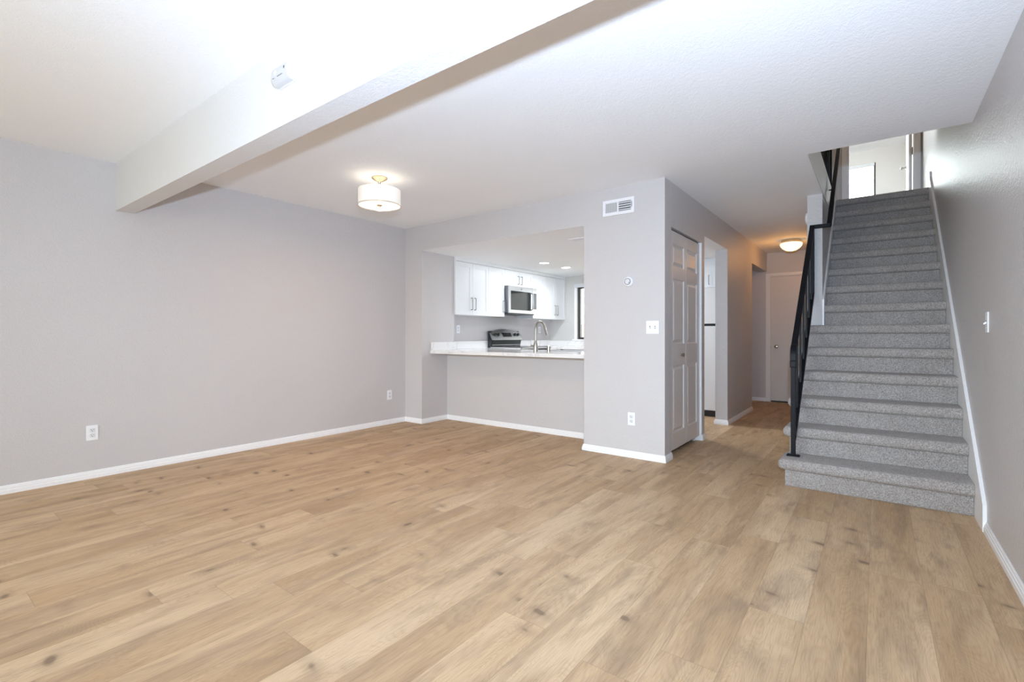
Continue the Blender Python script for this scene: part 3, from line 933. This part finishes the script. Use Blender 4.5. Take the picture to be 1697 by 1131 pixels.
# ------------------------------------------------------------------ lamps
lx, ly = -3.40, 2.619
la = empty('ceiling_lamp', (lx, ly, H), 'semi-flush drum lamp with lit white shade hanging from the living room ceiling', 'ceiling lamp')
part(la, 'canopy', MB().lathe((lx, ly, H), [(0.066, 0.0), (0.067, -0.006), (0.060, -0.012), (0.035, -0.026), (0.014, -0.036), (0.010, -0.046), (0.008, -0.075), (0.008, -0.235), (0, -0.235)], 'Z', 40), M['brass'], True, 'brushed brass canopy and stem')
part(la, 'shade', MB().lathe((lx, ly, H), [(0.1750, -0.106), (0.1775, -0.108), (0.1775, -0.238), (0.1755, -0.240), (0.1735, -0.238), (0.1735, -0.108), (0.1750, -0.106)], 'Z', 64), M['shade'], True, 'white fabric drum shade')
part(la, 'diffuser', MB().lathe((lx, ly, H), [(0.1730, -0.222), (0.1730, -0.228), (0.10, -0.233), (0, -0.235), ], 'Z', 64), M['diffuser'], True, 'glowing frosted bottom disc')
part(la, 'shade_rim', MB().lathe((lx, ly, H), [(0.1785, -0.2375), (0.1795, -0.2395), (0.1785, -0.2420), (0.1745, -0.2420), (0.1740, -0.2390)], 'Z', 64), M['brass'], True, 'thin metal rim')
part(la, 'finial', MB().lathe((lx, ly, H), [(0.022, -0.234), (0.022, -0.239), (0.010, -0.243), (0.008, -0.252), (0, -0.254)], 'Z', 24), M['brass'], True)
mb = MB()
for i in range(3):
    a = i * 2 * PI / 3 + 0.3
    mb.cyl((lx, ly, H - 0.112), (lx + 0.174 * math.cos(a), ly + 0.174 * math.sin(a), H - 0.112), 0.002, seg=8)
part(la, 'spider', mb, M['brass'])
for i, a in enumerate((0.5, 0.5 + PI)):
    lb = lamp('lamp_bulb_light', 'POINT', (lx + 0.07 * math.cos(a), ly + 0.07 * math.sin(a), H - 0.19), 0.11, (0.9, 0.66, 0.40), shadow_soft_size=0.03)

lamp('lamp_down_light', 'AREA', (lx, ly, H - 0.258), 14, (0.64, 0.41, 0.26), shape='DISK', size=0.32)

hx, hy = -0.965, 7.85
hl = empty('hall_light', (hx, hy, H), 'flush dome light glowing warm on the hall ceiling', 'ceiling lamp')
part(hl, 'canopy', MB().lathe((hx, hy, H), [(0.122, 0), (0.124, -0.006), (0.124, -0.036), (0.118, -0.042), (0.0, -0.042)], 'Z', 48), M['brass'], True, 'brushed nickel rim')
part(hl, 'glass_dome', MB().lathe((hx, hy, H), [(0.115, -0.040), (0.136, -0.046), (0.141, -0.058), (0.134, -0.085), (0.108, -0.118), (0.070, -0.142), (0.030, -0.153), (0, -0.155)], 'Z', 48), M['dome'], True, 'frosted glass bowl')
lamp('landing_fill_light', 'POINT', (-1.15, 7.4, H2 - 0.3), 9, (1.0, 0.80, 0.58), shadow_soft_size=0.12)  # unseen fill added to warm the upper landing
lamp('bedroom_fill_light', 'POINT', (-1.2, 10.6, H2 - 0.25), 140, (0.93, 0.98, 1.0), shadow_soft_size=0.15)  # unseen fill added to brighten the room beyond the doorway
lamp('hall_bulb_light', 'POINT', (hx, hy, H - 0.20), 6.0, (1.0, 0.43, 0.08), shadow_soft_size=0.10)

# kitchen can lights
def can(x, y, label, power=8.5):
    r = empty('recessed_light', (x, y, HK), label, 'ceiling light', 'recessed kitchen lights')
    part(r, 'trim_ring', MB().lathe((x, y, HK), [(0.085, 0.0), (0.084, -0.004), (0.068, -0.005), (0.066, -0.001)], 'Z', 40), M['plastic'], True)
    part(r, 'lens', MB().lathe((x, y, HK), [(0.067, -0.001), (0.066, -0.003), (0, -0.003)], 'Z', 40), M['led'], True, 'glowing lens')
    lamp('can_light', 'AREA', (x, y, HK - 0.006), power, (0.97, 1.03, 1.10), shape='DISK', size=0.13)
    return r
can(-3.82, 5.833, 'recessed kitchen ceiling light nearer the pass-through opening')
can(-3.81, 6.423, 'recessed kitchen ceiling light nearer the window')
can(-2.62, 6.15, 'unseen recessed kitchen light added behind the closet block as fill', 15)  # unseen fixture added to even out the kitchen light

kv = empty('ceiling_vent', (-2.52, 4.62, HK), 'small white air register in the kitchen ceiling by the opening edge', 'air vent')
mb = MB().box(-2.67, -2.36, 4.545, 4.565, HK - 0.006, HK).box(-2.67, -2.36, 4.665, 4.685, HK - 0.006, HK).box(-2.67, -2.65, 4.565, 4.665, HK - 0.006, HK).box(-2.38, -2.36, 4.565, 4.665, HK - 0.006, HK).box(-2.522, -2.508, 4.565, 4.665, HK - 0.006, HK)
part(kv, 'frame', mb, M['plastic'])
part(kv, 'duct', MB().box(-2.65, -2.38, 4.565, 4.665, HK - 0.001, HK - 0.0002), M['grey'], label='grey plate for the shade behind the louvers')  # flat grey sheet painted as the shaded depth of the register
mb = MB()
for i in range(7):
    y = 4.570 + i * 0.0135
    mb.prism([(y, HK - 0.001), (y + 0.007, HK - 0.006), (y + 0.008, HK - 0.005), (y + 0.001, HK - 0.0003)], 'X', -2.65, -2.38)
part(kv, 'louvers', mb, M['plastic2'])

# ------------------------------------------------------------------ kitchen
KF = -4.44
def pull(root, x, y, z0, z1):
    mb = MB().tube([(x, y, z0), (x + 0.026, y, z0), (x + 0.030, y, z0 + 0.004), (x + 0.030, y, z1 - 0.004), (x + 0.026, y, z1), (x, y, z1)], 0.0055, 8)
    bx = root
    base = Vector((0, 0, 0)); r = root
    while r is not None:
        base += Vector(r.location); r = r.parent
    mb.build('handle', M['pull'], root, True, offset=base)


def shaker(x, y0, y1, z0, z1, fr=0.058):
    mb = MB().box(x - 0.020, x - 0.006, y0, y1, z0, z1)
    mb.box(x - 0.0062, x, y0, y0 + fr, z0, z1, 0.001, 1).box(x - 0.0062, x, y1 - fr, y1, z0, z1, 0.001, 1)
    mb.box(x - 0.0062, x, y0 + fr, y1 - fr, z0, z0 + fr).box(x - 0.0062, x, y0 + fr, y1 - fr, z1 - fr, z1)
    return mb


def upper(y0, y1, z0, doors, label):
    r = empty('wall_cabinet', (XL, (y0 + y1) / 2, z0), label, 'cabinet', 'white upper kitchen cabinets')
    part(r, 'body', MB().box(XL, KF - 0.021, y0 + 0.001, y1 - 0.001, z0, 2.080), M['cab'])
    for (a, b, hs, h0, h1) in doors:
        d = part(r, 'door', shaker(KF, a + 0.0015, b - 0.0015, z0 - 0.002, 2.076), M['cab'])
        if hs is not None:
            pull(d, KF, hs, h0, h1)
    return r


upper(4.642, 5.327, 1.368, [(4.642, 4.984, 4.950, 1.44, 1.60), (4.984, 5.327, 5.020, 1.44, 1.60)], 'white two-door shaker wall cabinet beside the pier, left of the single-door one')
upper(5.327, 5.700, 1.368, [(5.327, 5.700, 5.665, 1.44, 1.60)], 'single-door white wall cabinet directly left of the microwave')
upper(5.700, 6.444, 1.838, [(5.700, 6.072, 6.030, 1.88, 2.00), (6.072, 6.444, 6.114, 1.88, 2.00)], 'short white two-door wall cabinet above the microwave')
upper(6.444, 6.822, 1.368, [(6.444, 6.822, 6.478, 1.44, 1.60)], 'single-door white wall cabinet directly right of the microwave')
upper(6.822, YK - 0.002, 1.368, [(6.822, 7.142, 7.100, 1.44, 1.60), (7.142, YK - 0.006, 7.180, 1.44, 1.60)], 'white two-door wall cabinet in the far kitchen corner by the window')
cr = MB().prism([(XL, 2.0805), (KF - 0.004, 2.0805), (KF + 0.001, 2.088), (KF + 0.001, 2.112), (KF + 0.005, 2.120), (KF + 0.005, HK), (XL, HK)], 'Y', 4.642, YK)
tag(cr.build('trim_4', M['cab']), 'white crown moulding above the kitchen wall cabinets', 'trim', kind='structure')

mw = empty('microwave', (XL, 6.07, 1.42), 'stainless over-the-range microwave below the short wall cabinet', 'microwave')
MF = -4.36
part(mw, 'body', MB().box(XL, MF - 0.022, 5.703, 6.441, 1.43, 1.834, 0.003), M['steel2'])
mb = MB().box(MF - 0.022, MF, 5.703, 6.315, 1.76, 1.834, 0.003).box(MF - 0.022, MF, 5.703, 6.315, 1.425, 1.475, 0.003)
mb.box(MF - 0.022, MF, 5.703, 5.745, 1.475, 1.76).box(MF - 0.022, MF, 6.275, 6.315, 1.475, 1.76)
dr = part(mw, 'door', mb, M['steel'])
part(dr, 'door_window', MB().box(MF - 0.018, MF - 0.003, 5.745, 6.275, 1.475, 1.76), M['blackgloss'], label='dark glass window')
part(dr, 'handle', MB().tube([(MF, 6.285, 1.49), (MF + 0.03, 6.285, 1.50), (MF + 0.034, 6.285, 1.62), (MF + 0.03, 6.285, 1.74), (MF, 6.285, 1.75)], 0.010, 12), M['steel'], True)
part(dr, 'round_emblem', MB().lathe((MF, 6.02, 1.797), [(0.013, 0), (0.013, 0.0015), (0.010, 0.002), (0.0, 0.002)], 'X', 28), M['steel2'], True, 'small round metal emblem')
part(mw, 'control_panel', MB().box(MF - 0.022, MF, 6.317, 6.441, 1.425, 1.834, 0.003), M['steel'])
part(mw, 'keypad', MB().box(MF - 0.001, MF + 0.001, 6.328, 6.430, 1.50, 1.755), M['panel'], label='dark keypad with rows of keys')
part(mw, 'vent_bottom', MB().box(XL + 0.02, MF - 0.04, 5.72, 6.42, 1.412, 1.4305), M['blackmatte'])

# quartz counters
ZC0, ZC1 = 0.860, 0.900
mb = MB()
# peninsula with the sink cut out
sx0, sx1, sy0, sy1 = -3.45, -2.72, 4.80, 5.17
mb.box(XP + 0.002, XCL - 0.002, 4.205, sy0, ZC0, ZC1, 0.003)
mb2 = [(XP + 0.002, sx0, sy0, sy1), (sx1, XCL - 0.002, sy0, sy1), (XP + 0.002, XCL - 0.002, sy1, 5.26)]
for a, b, c_, d_ in mb2:
    mb.box(a, b, c_, d_, ZC0, ZC1)
mb.box(XL + 0.02, XP + 0.002, 4.642, 5.26, ZC0, ZC1).box(XL + 0.02, -4.13, 5.26, 5.677, ZC0, ZC1)
tag(mb.build('kitchen_counter', M['quartz']), 'white veined quartz counter crossing the pass-through on the half wall', 'countertop')
mb = MB().box(XL + 0.02, -4.13, 6.443, YK - 0.022, ZC0, ZC1, 0.002).box(-4.13, -2.36, 6.835, YK - 0.022, ZC0, ZC1, 0.002)
tag(mb.build('kitchen_counter', M['quartz']), 'white quartz counter along the far kitchen wall below the window', 'countertop')
mb = MB().box(XP, XP + 0.019, 4.222, 4.66, ZC1, 1.002, 0.002).box(XL, XL + 0.019, 4.642, 5.677, ZC0, 1.004, 0.002)
struct('trim_5', mb, M['quartz'], 'low white quartz backsplash on the pier and wall left of the range', 'backsplash')
mb = MB().box(XL, XL + 0.019, 6.443, YK, ZC0, 1.004, 0.002).box(XL + 0.019, -2.36, YK - 0.021, YK, ZC0, 0.992, 0.002)
struct('trim_6', mb, M['quartz'], 'low white quartz backsplash in the far kitchen corner under the window', 'backsplash')

# sink, faucet, soap dispenser
sk = empty('sink', (-3.08, 5.0, 0.70), 'stainless sink set in the white counter behind the faucet', 'sink')
mb = MB().box(sx0, sx1, sy0, sy1, 0.690, 0.700)
mb.box(sx0 - 0.006, sx0 + 0.004, sy0, sy1, 0.695, 0.86).box(sx1 - 0.004, sx1 + 0.006, sy0, sy1, 0.695, 0.86)
mb.box(sx0, sx1, sy0 - 0.006, sy0 + 0.004, 0.695, 0.86).box(sx0, sx1, sy1 - 0.004, sy1 + 0.006, 0.695, 0.86)
part(sk, 'basin', mb, M['steel'])
part(sk, 'drain', MB().lathe((-3.08, 5.0, 0.700), [(0.045, 0), (0.043, 0.003), (0.02, 0.001), (0, 0.001)], 'Z', 28), M['steel2'], True)

fx, fy = -3.175, 4.665
fa = empty('kitchen_faucet', (fx, fy, ZC1), 'brushed nickel gooseneck faucet standing on the pass-through counter', 'faucet')
part(fa, 'body', MB().lathe((fx, fy, ZC1), [(0.027, 0), (0.027, 0.004), (0.0265, 0.045), (0.024, 0.085), (0.017, 0.112), (0.0145, 0.125), (0.0, 0.126)], 'Z', 32), M['nickel'], True)
pts = [(fx, fy, ZC1 + 0.12), (fx, fy, ZC1 + 0.255)]
R_ = 0.088
dirx, diry = 0.05, 1.0
ln = math.hypot(dirx, diry); dirx /= ln; diry /= ln
for i in range(1, 13):
    a = PI - (PI * 0.90) * i / 12
    s_ = R_ + R_ * math.cos(a)
    pts.append((fx + dirx * s_, fy + diry * s_, ZC1 + 0.262 + R_ * math.sin(a)))
part(fa, 'spout', MB().tube(pts, 0.0125, 16), M['nickel'], True)
e = Vector(pts[-1]); d = (e - Vector(pts[-2])).normalized()
part(fa, 'spray_head', MB().tube([e - d * 0.005, e + d * 0.01, e + d * 0.075, e + d * 0.105], [0.0128, 0.0138, 0.0148, 0.0140], 18).cyl(tuple(e + d * 0.03 + Vector((0, 0.012, 0))), tuple(e + d * 0.03 + Vector((0, 0.024, 0.002))), 0.004), M['nickel'], True)
part(fa, 'lever_handle', MB().tube([(fx - 0.02, fy, ZC1 + 0.062), (fx - 0.062, fy - 0.004, ZC1 + 0.062)], 0.0125, 14).tube([(fx - 0.060, fy - 0.004, ZC1 + 0.060), (fx - 0.062, fy - 0.004, ZC1 + 0.10), (fx - 0.060, fy - 0.004, ZC1 + 0.152)], [0.008, 0.0045, 0.005], 12), M['nickel'], True)
sd = empty('air_gap_cap', (-3.005, 4.68, ZC1), 'short brushed nickel air gap cap standing right of the faucet', 'air gap cap')
part(sd, 'body', MB().lathe((-3.005, 4.68, ZC1), [(0.019, 0), (0.019, 0.002), (0.0185, 0.058), (0.017, 0.064), (0.010, 0.067), (0, 0.067)], 'Z', 28), M['nickel'], True)
part(sd, 'base_ring', MB().lathe((-3.005, 4.68, ZC1), [(0.022, 0), (0.022, 0.004), (0.019, 0.005)], 'Z', 28), M['nickel'], True)

# range
rg = empty('kitchen_range', (XL, 6.06, 0), 'stainless electric range with black top and knobbed back panel below the microwave', 'stove')
ry0, ry1 = 5.682, 6.438
part(rg, 'body', MB().box(XL + 0.03, -4.13, ry0, ry1, 0.10, 0.885, 0.002).box(XL + 0.06, -4.18, ry0 + 0.02, ry1 - 0.02, 0.0, 0.10), M['blackmatte'])
part(rg, 'oven_door', MB().box(-4.13, -4.095, ry0 + 0.004, ry1 - 0.004, 0.30, 0.86, 0.004), M['steel'])
part(rg, 'oven_handle', MB().tube([(-4.095, ry0 + 0.06, 0.80), (-4.05, ry0 + 0.06, 0.80), (-4.045, ry0 + 0.09, 0.80), (-4.045, ry1 - 0.09, 0.80), (-4.05, ry1 - 0.06, 0.80), (-4.095, ry1 - 0.06, 0.80)], 0.011, 12), M['steel'], True)
part(rg, 'drawer', MB().box(-4.13, -4.095, ry0 + 0.004, ry1 - 0.004, 0.11, 0.29, 0.004), M['steel'])
part(rg, 'cooktop_frame', MB().box(-4.70, -4.085, ry0 - 0.003, ry1 + 0.003, 0.885, 0.914, 0.004), M['steel'])
part(rg, 'cooktop', MB().box(-4.69, -4.10, ry0 + 0.006, ry1 - 0.006, 0.912, 0.921, 0.003), M['blackgloss'], label='black glass cooktop')
for (bx, by, br) in ((-4.27, 5.88, 0.10), (-4.27, 6.25, 0.08), (-4.53, 5.88, 0.08), (-4.53, 6.25, 0.10)):
    part(rg, 'burner', MB().lathe((bx, by, 0.921), [(br, 0), (br, 0.0008), (br - 0.006, 0.0008), (br - 0.006, 0)], 'Z', 40), M['grey'])
bk = part(rg, 'backguard', MB().prism([(XL + 0.02, 0.90), (-4.70, 0.90), (-4.69, 0.925), (-4.672, 1.012), (-4.725, 1.155), (XL + 0.02, 1.155)], 'Y', ry0, ry1), M['blackmatte'])
# slanted stainless control panel with an arched top
t = bmesh.new()
n = 20
fa_, ba_ = [], []
def onp(y, z):
    k = (z - 1.016) / (1.155 - 1.016)
    return (-4.640 - 0.072 * k, y, z)
cols = []
for i in range(n + 1):
    s_ = i / n; y = ry0 + (ry1 - ry0) * s_
    arch = 1.132 + 0.055 * (1 - (2 * s_ - 1) ** 2) - 0.010 * (abs(2 * s_ - 1) ** 12)
    cols.append([onp(y, 1.016), onp(y, 1.05), onp(y, 1.10), onp(y, arch)])
fr = [[t.verts.new(p) for p in c_] for c_ in cols]
bkv = [[t.verts.new((p[0] - 0.03, p[1], p[2] + 0.002)) for p in c_] for c_ in cols]
for i in range(n):
    for j in range(3):
        t.faces.new((fr[i][j], fr[i + 1][j], fr[i + 1][j + 1], fr[i][j + 1]))
        t.faces.new((bkv[i][j], bkv[i][j + 1], bkv[i + 1][j + 1], bkv[i + 1][j]))
    t.faces.new((fr[i][3], fr[i + 1][3], bkv[i + 1][3], bkv[i][3]))
    t.faces.new((fr[i][0], bkv[i][0], bkv[i + 1][0], fr[i + 1][0]))
for i in (0, n):
    for j in range(3):
        t.faces.new((fr[i][j], fr[i][j + 1], bkv[i][j + 1], bkv[i][j]))
bmesh.ops.recalc_face_normals(t, faces=t.faces)
mb = MB(); mb._merge(t)
cp = part(rg, 'control_panel', mb, M['steel'], True)
nrm = Vector((0.139, 0, 0.072)).normalized()
for yk_ in (ry0 + 0.085, ry0 + 0.165, ry1 - 0.165, ry1 - 0.085):
    p = Vector(onp(yk_, 1.098))
    part(cp, 'knob', MB().cyl(tuple(p), tuple(p + nrm * 0.022), 0.023, 0.020, 24, 0.002).box(p.x + 0.014, p.x + 0.026, yk_ - 0.004, yk_ + 0.004, p.z - 0.008, p.z + 0.026), M['blackmatte'], label='black control knob')
pa = [onp(ry0 + 0.27, 1.066), onp(ry0 + 0.50, 1.066), onp(ry0 + 0.50, 1.128), onp(ry0 + 0.27, 1.128)]
t = bmesh.new()
A = [t.verts.new(Vector(p) + nrm * 0.0002) for p in pa]; B = [t.verts.new(Vector(p) + nrm * 0.0025) for p in pa]
t.faces.new(B); t.faces.new(A[::-1])
for i in range(4):
    t.faces.new((A[i], A[(i + 1) % 4], B[(i + 1) % 4], B[i]))
bmesh.ops.recalc_face_normals(t, faces=t.faces)
mb = MB(); mb._merge(t)
part(cp, 'display', mb, M['blackgloss'], label='dark clock display')
part(bk, 'chrome_line', MB().box(-4.688, -4.676, ry0 + 0.01, ry1 - 0.01, 0.935, 0.942), M['steel'])

# base cabinets carrying the counters
def base_cab(x0, x1, y0, y1, face, label, doors):
    r = empty('base_cabinet', ((x0 + x1) / 2, (y0 + y1) / 2, 0), label, 'cabinet', 'white base cabinets')
    part(r, 'body', MB().box(x0, x1, y0, y1, 0.10, ZC0 - 0.001), M['cab'])
    part(r, 'toe_kick', MB().box(x0 + 0.05, x1 - 0.05, y0 + 0.05, y1 - 0.05, 0, 0.10), M['grey'])
    for k in range(doors):
        if face == 'X':
            a = y0 + (y1 - y0) * k / doors; b = y0 + (y1 - y0) * (k + 1) / doors
            d = part(r, 'door', shaker(x1 + 0.021, a + 0.002, b - 0.002, 0.11, 0.85), M['cab'])
            pull(d, x1 + 0.021, b - 0.05, 0.62, 0.78)
        else:
            a = x0 + (x1 - x0) * k / doors; b = x0 + (x1 - x0) * (k + 1) / doors
            ya_, yb_ = (y0 - 0.020, y0 - 0.001) if face == 'Y' else (y1 + 0.001, y1 + 0.020)
            mb = MB().box(a + 0.002, b - 0.002, ya_, yb_, 0.11, 0.85, 0.002)
            part(r, 'door', mb, M['cab'])
    return r
base_cab(XL + 0.02, -4.16, 5.27, 5.675, 'X', 'white base cabinet left of the range', 1)
base_cab(XL + 0.02, -4.16, 6.45, 6.83, 'X', 'white base cabinet right of the range', 1)
base_cab(-4.130, -2.37, 6.87, YK - 0.025, 'Y', 'white base cabinets under the kitchen window counter', 3)
base_cab(XP + 0.01, -3.50, 4.645, 5.20, '+Y', 'white base cabinet under the left end of the pass-through counter', 1)
base_cab(-2.68, XCL - 0.01, 4.645, 5.20, '+Y', 'white base cabinet under the right end of the pass-through counter', 1)

# refrigerator seen through the hall passage
rf = empty('refrigerator', (-1.985, 7.1, 0), 'white top-freezer refrigerator seen through the hall passage', 'refrigerator')
part(rf, 'body', MB().box(-2.34, -1.60, 6.80, YK - 0.03, 0.03, 1.729, 0.006), M['fridge'])
part(rf, 'fridge_door', MB().box(-2.34, -1.60, 6.725, 6.785, 0.085, 1.212, 0.008), M['fridge'])
part(rf, 'freezer_door', MB().box(-2.34, -1.60, 6.725, 6.785, 1.243, 1.726, 0.008), M['fridge'])
part(rf, 'gasket', MB().box(-2.335, -1.605, 6.745, 6.80, 1.205, 1.25).box(-2.33, -1.61, 6.784, 6.801, 0.09, 1.715), M['dark'])
part(rf, 'toe_grille', MB().box(-2.33, -1.61, 6.76, 6.81, 0.0, 0.08), M['blackmatte'])
for a, b in ((0.75, 1.15), (1.29, 1.55)):
    part(rf, 'handle', MB().tube([(-2.29, 6.725, a), (-2.29, 6.69, a + 0.02), (-2.29, 6.69, b - 0.02), (-2.29, 6.725, b)], 0.011, 10), M['fridge'], True)
oc = empty('wall_cabinet', (-1.98, 7.15, 1.74), 'white wall cabinet above the refrigerator seen through the hall passage', 'cabinet', 'white upper kitchen cabinets')
part(oc, 'body', MB().box(-2.36, -1.585, 6.82, YK - 0.002, 1.745, HK - 0.002), M['cab'])
for a, b, hxx in ((-2.358, -1.975, -2.01), (-1.972, -1.588, -1.80)):
    f_ = 0.058
    mb = MB().box(a, b, 6.805, 6.819, 1.735, 2.080)
    mb.box(a, a + f_, 6.799, 6.806, 1.735, 2.080, 0.001, 1).box(b - f_, b, 6.799, 6.806, 1.735, 2.080, 0.001, 1).box(a + f_, b - f_, 6.799, 6.806, 1.735, 1.735 + f_).box(a + f_, b - f_, 6.799, 6.806, 2.080 - f_, 2.080)
    d = part(oc, 'door', mb, M['cab'])
    part(d, 'handle', MB().tube([(hxx, 6.80, 1.775), (hxx, 6.772, 1.777), (hxx, 6.772, 1.898), (hxx, 6.80, 1.90)], 0.005, 8), M['pull'], True)
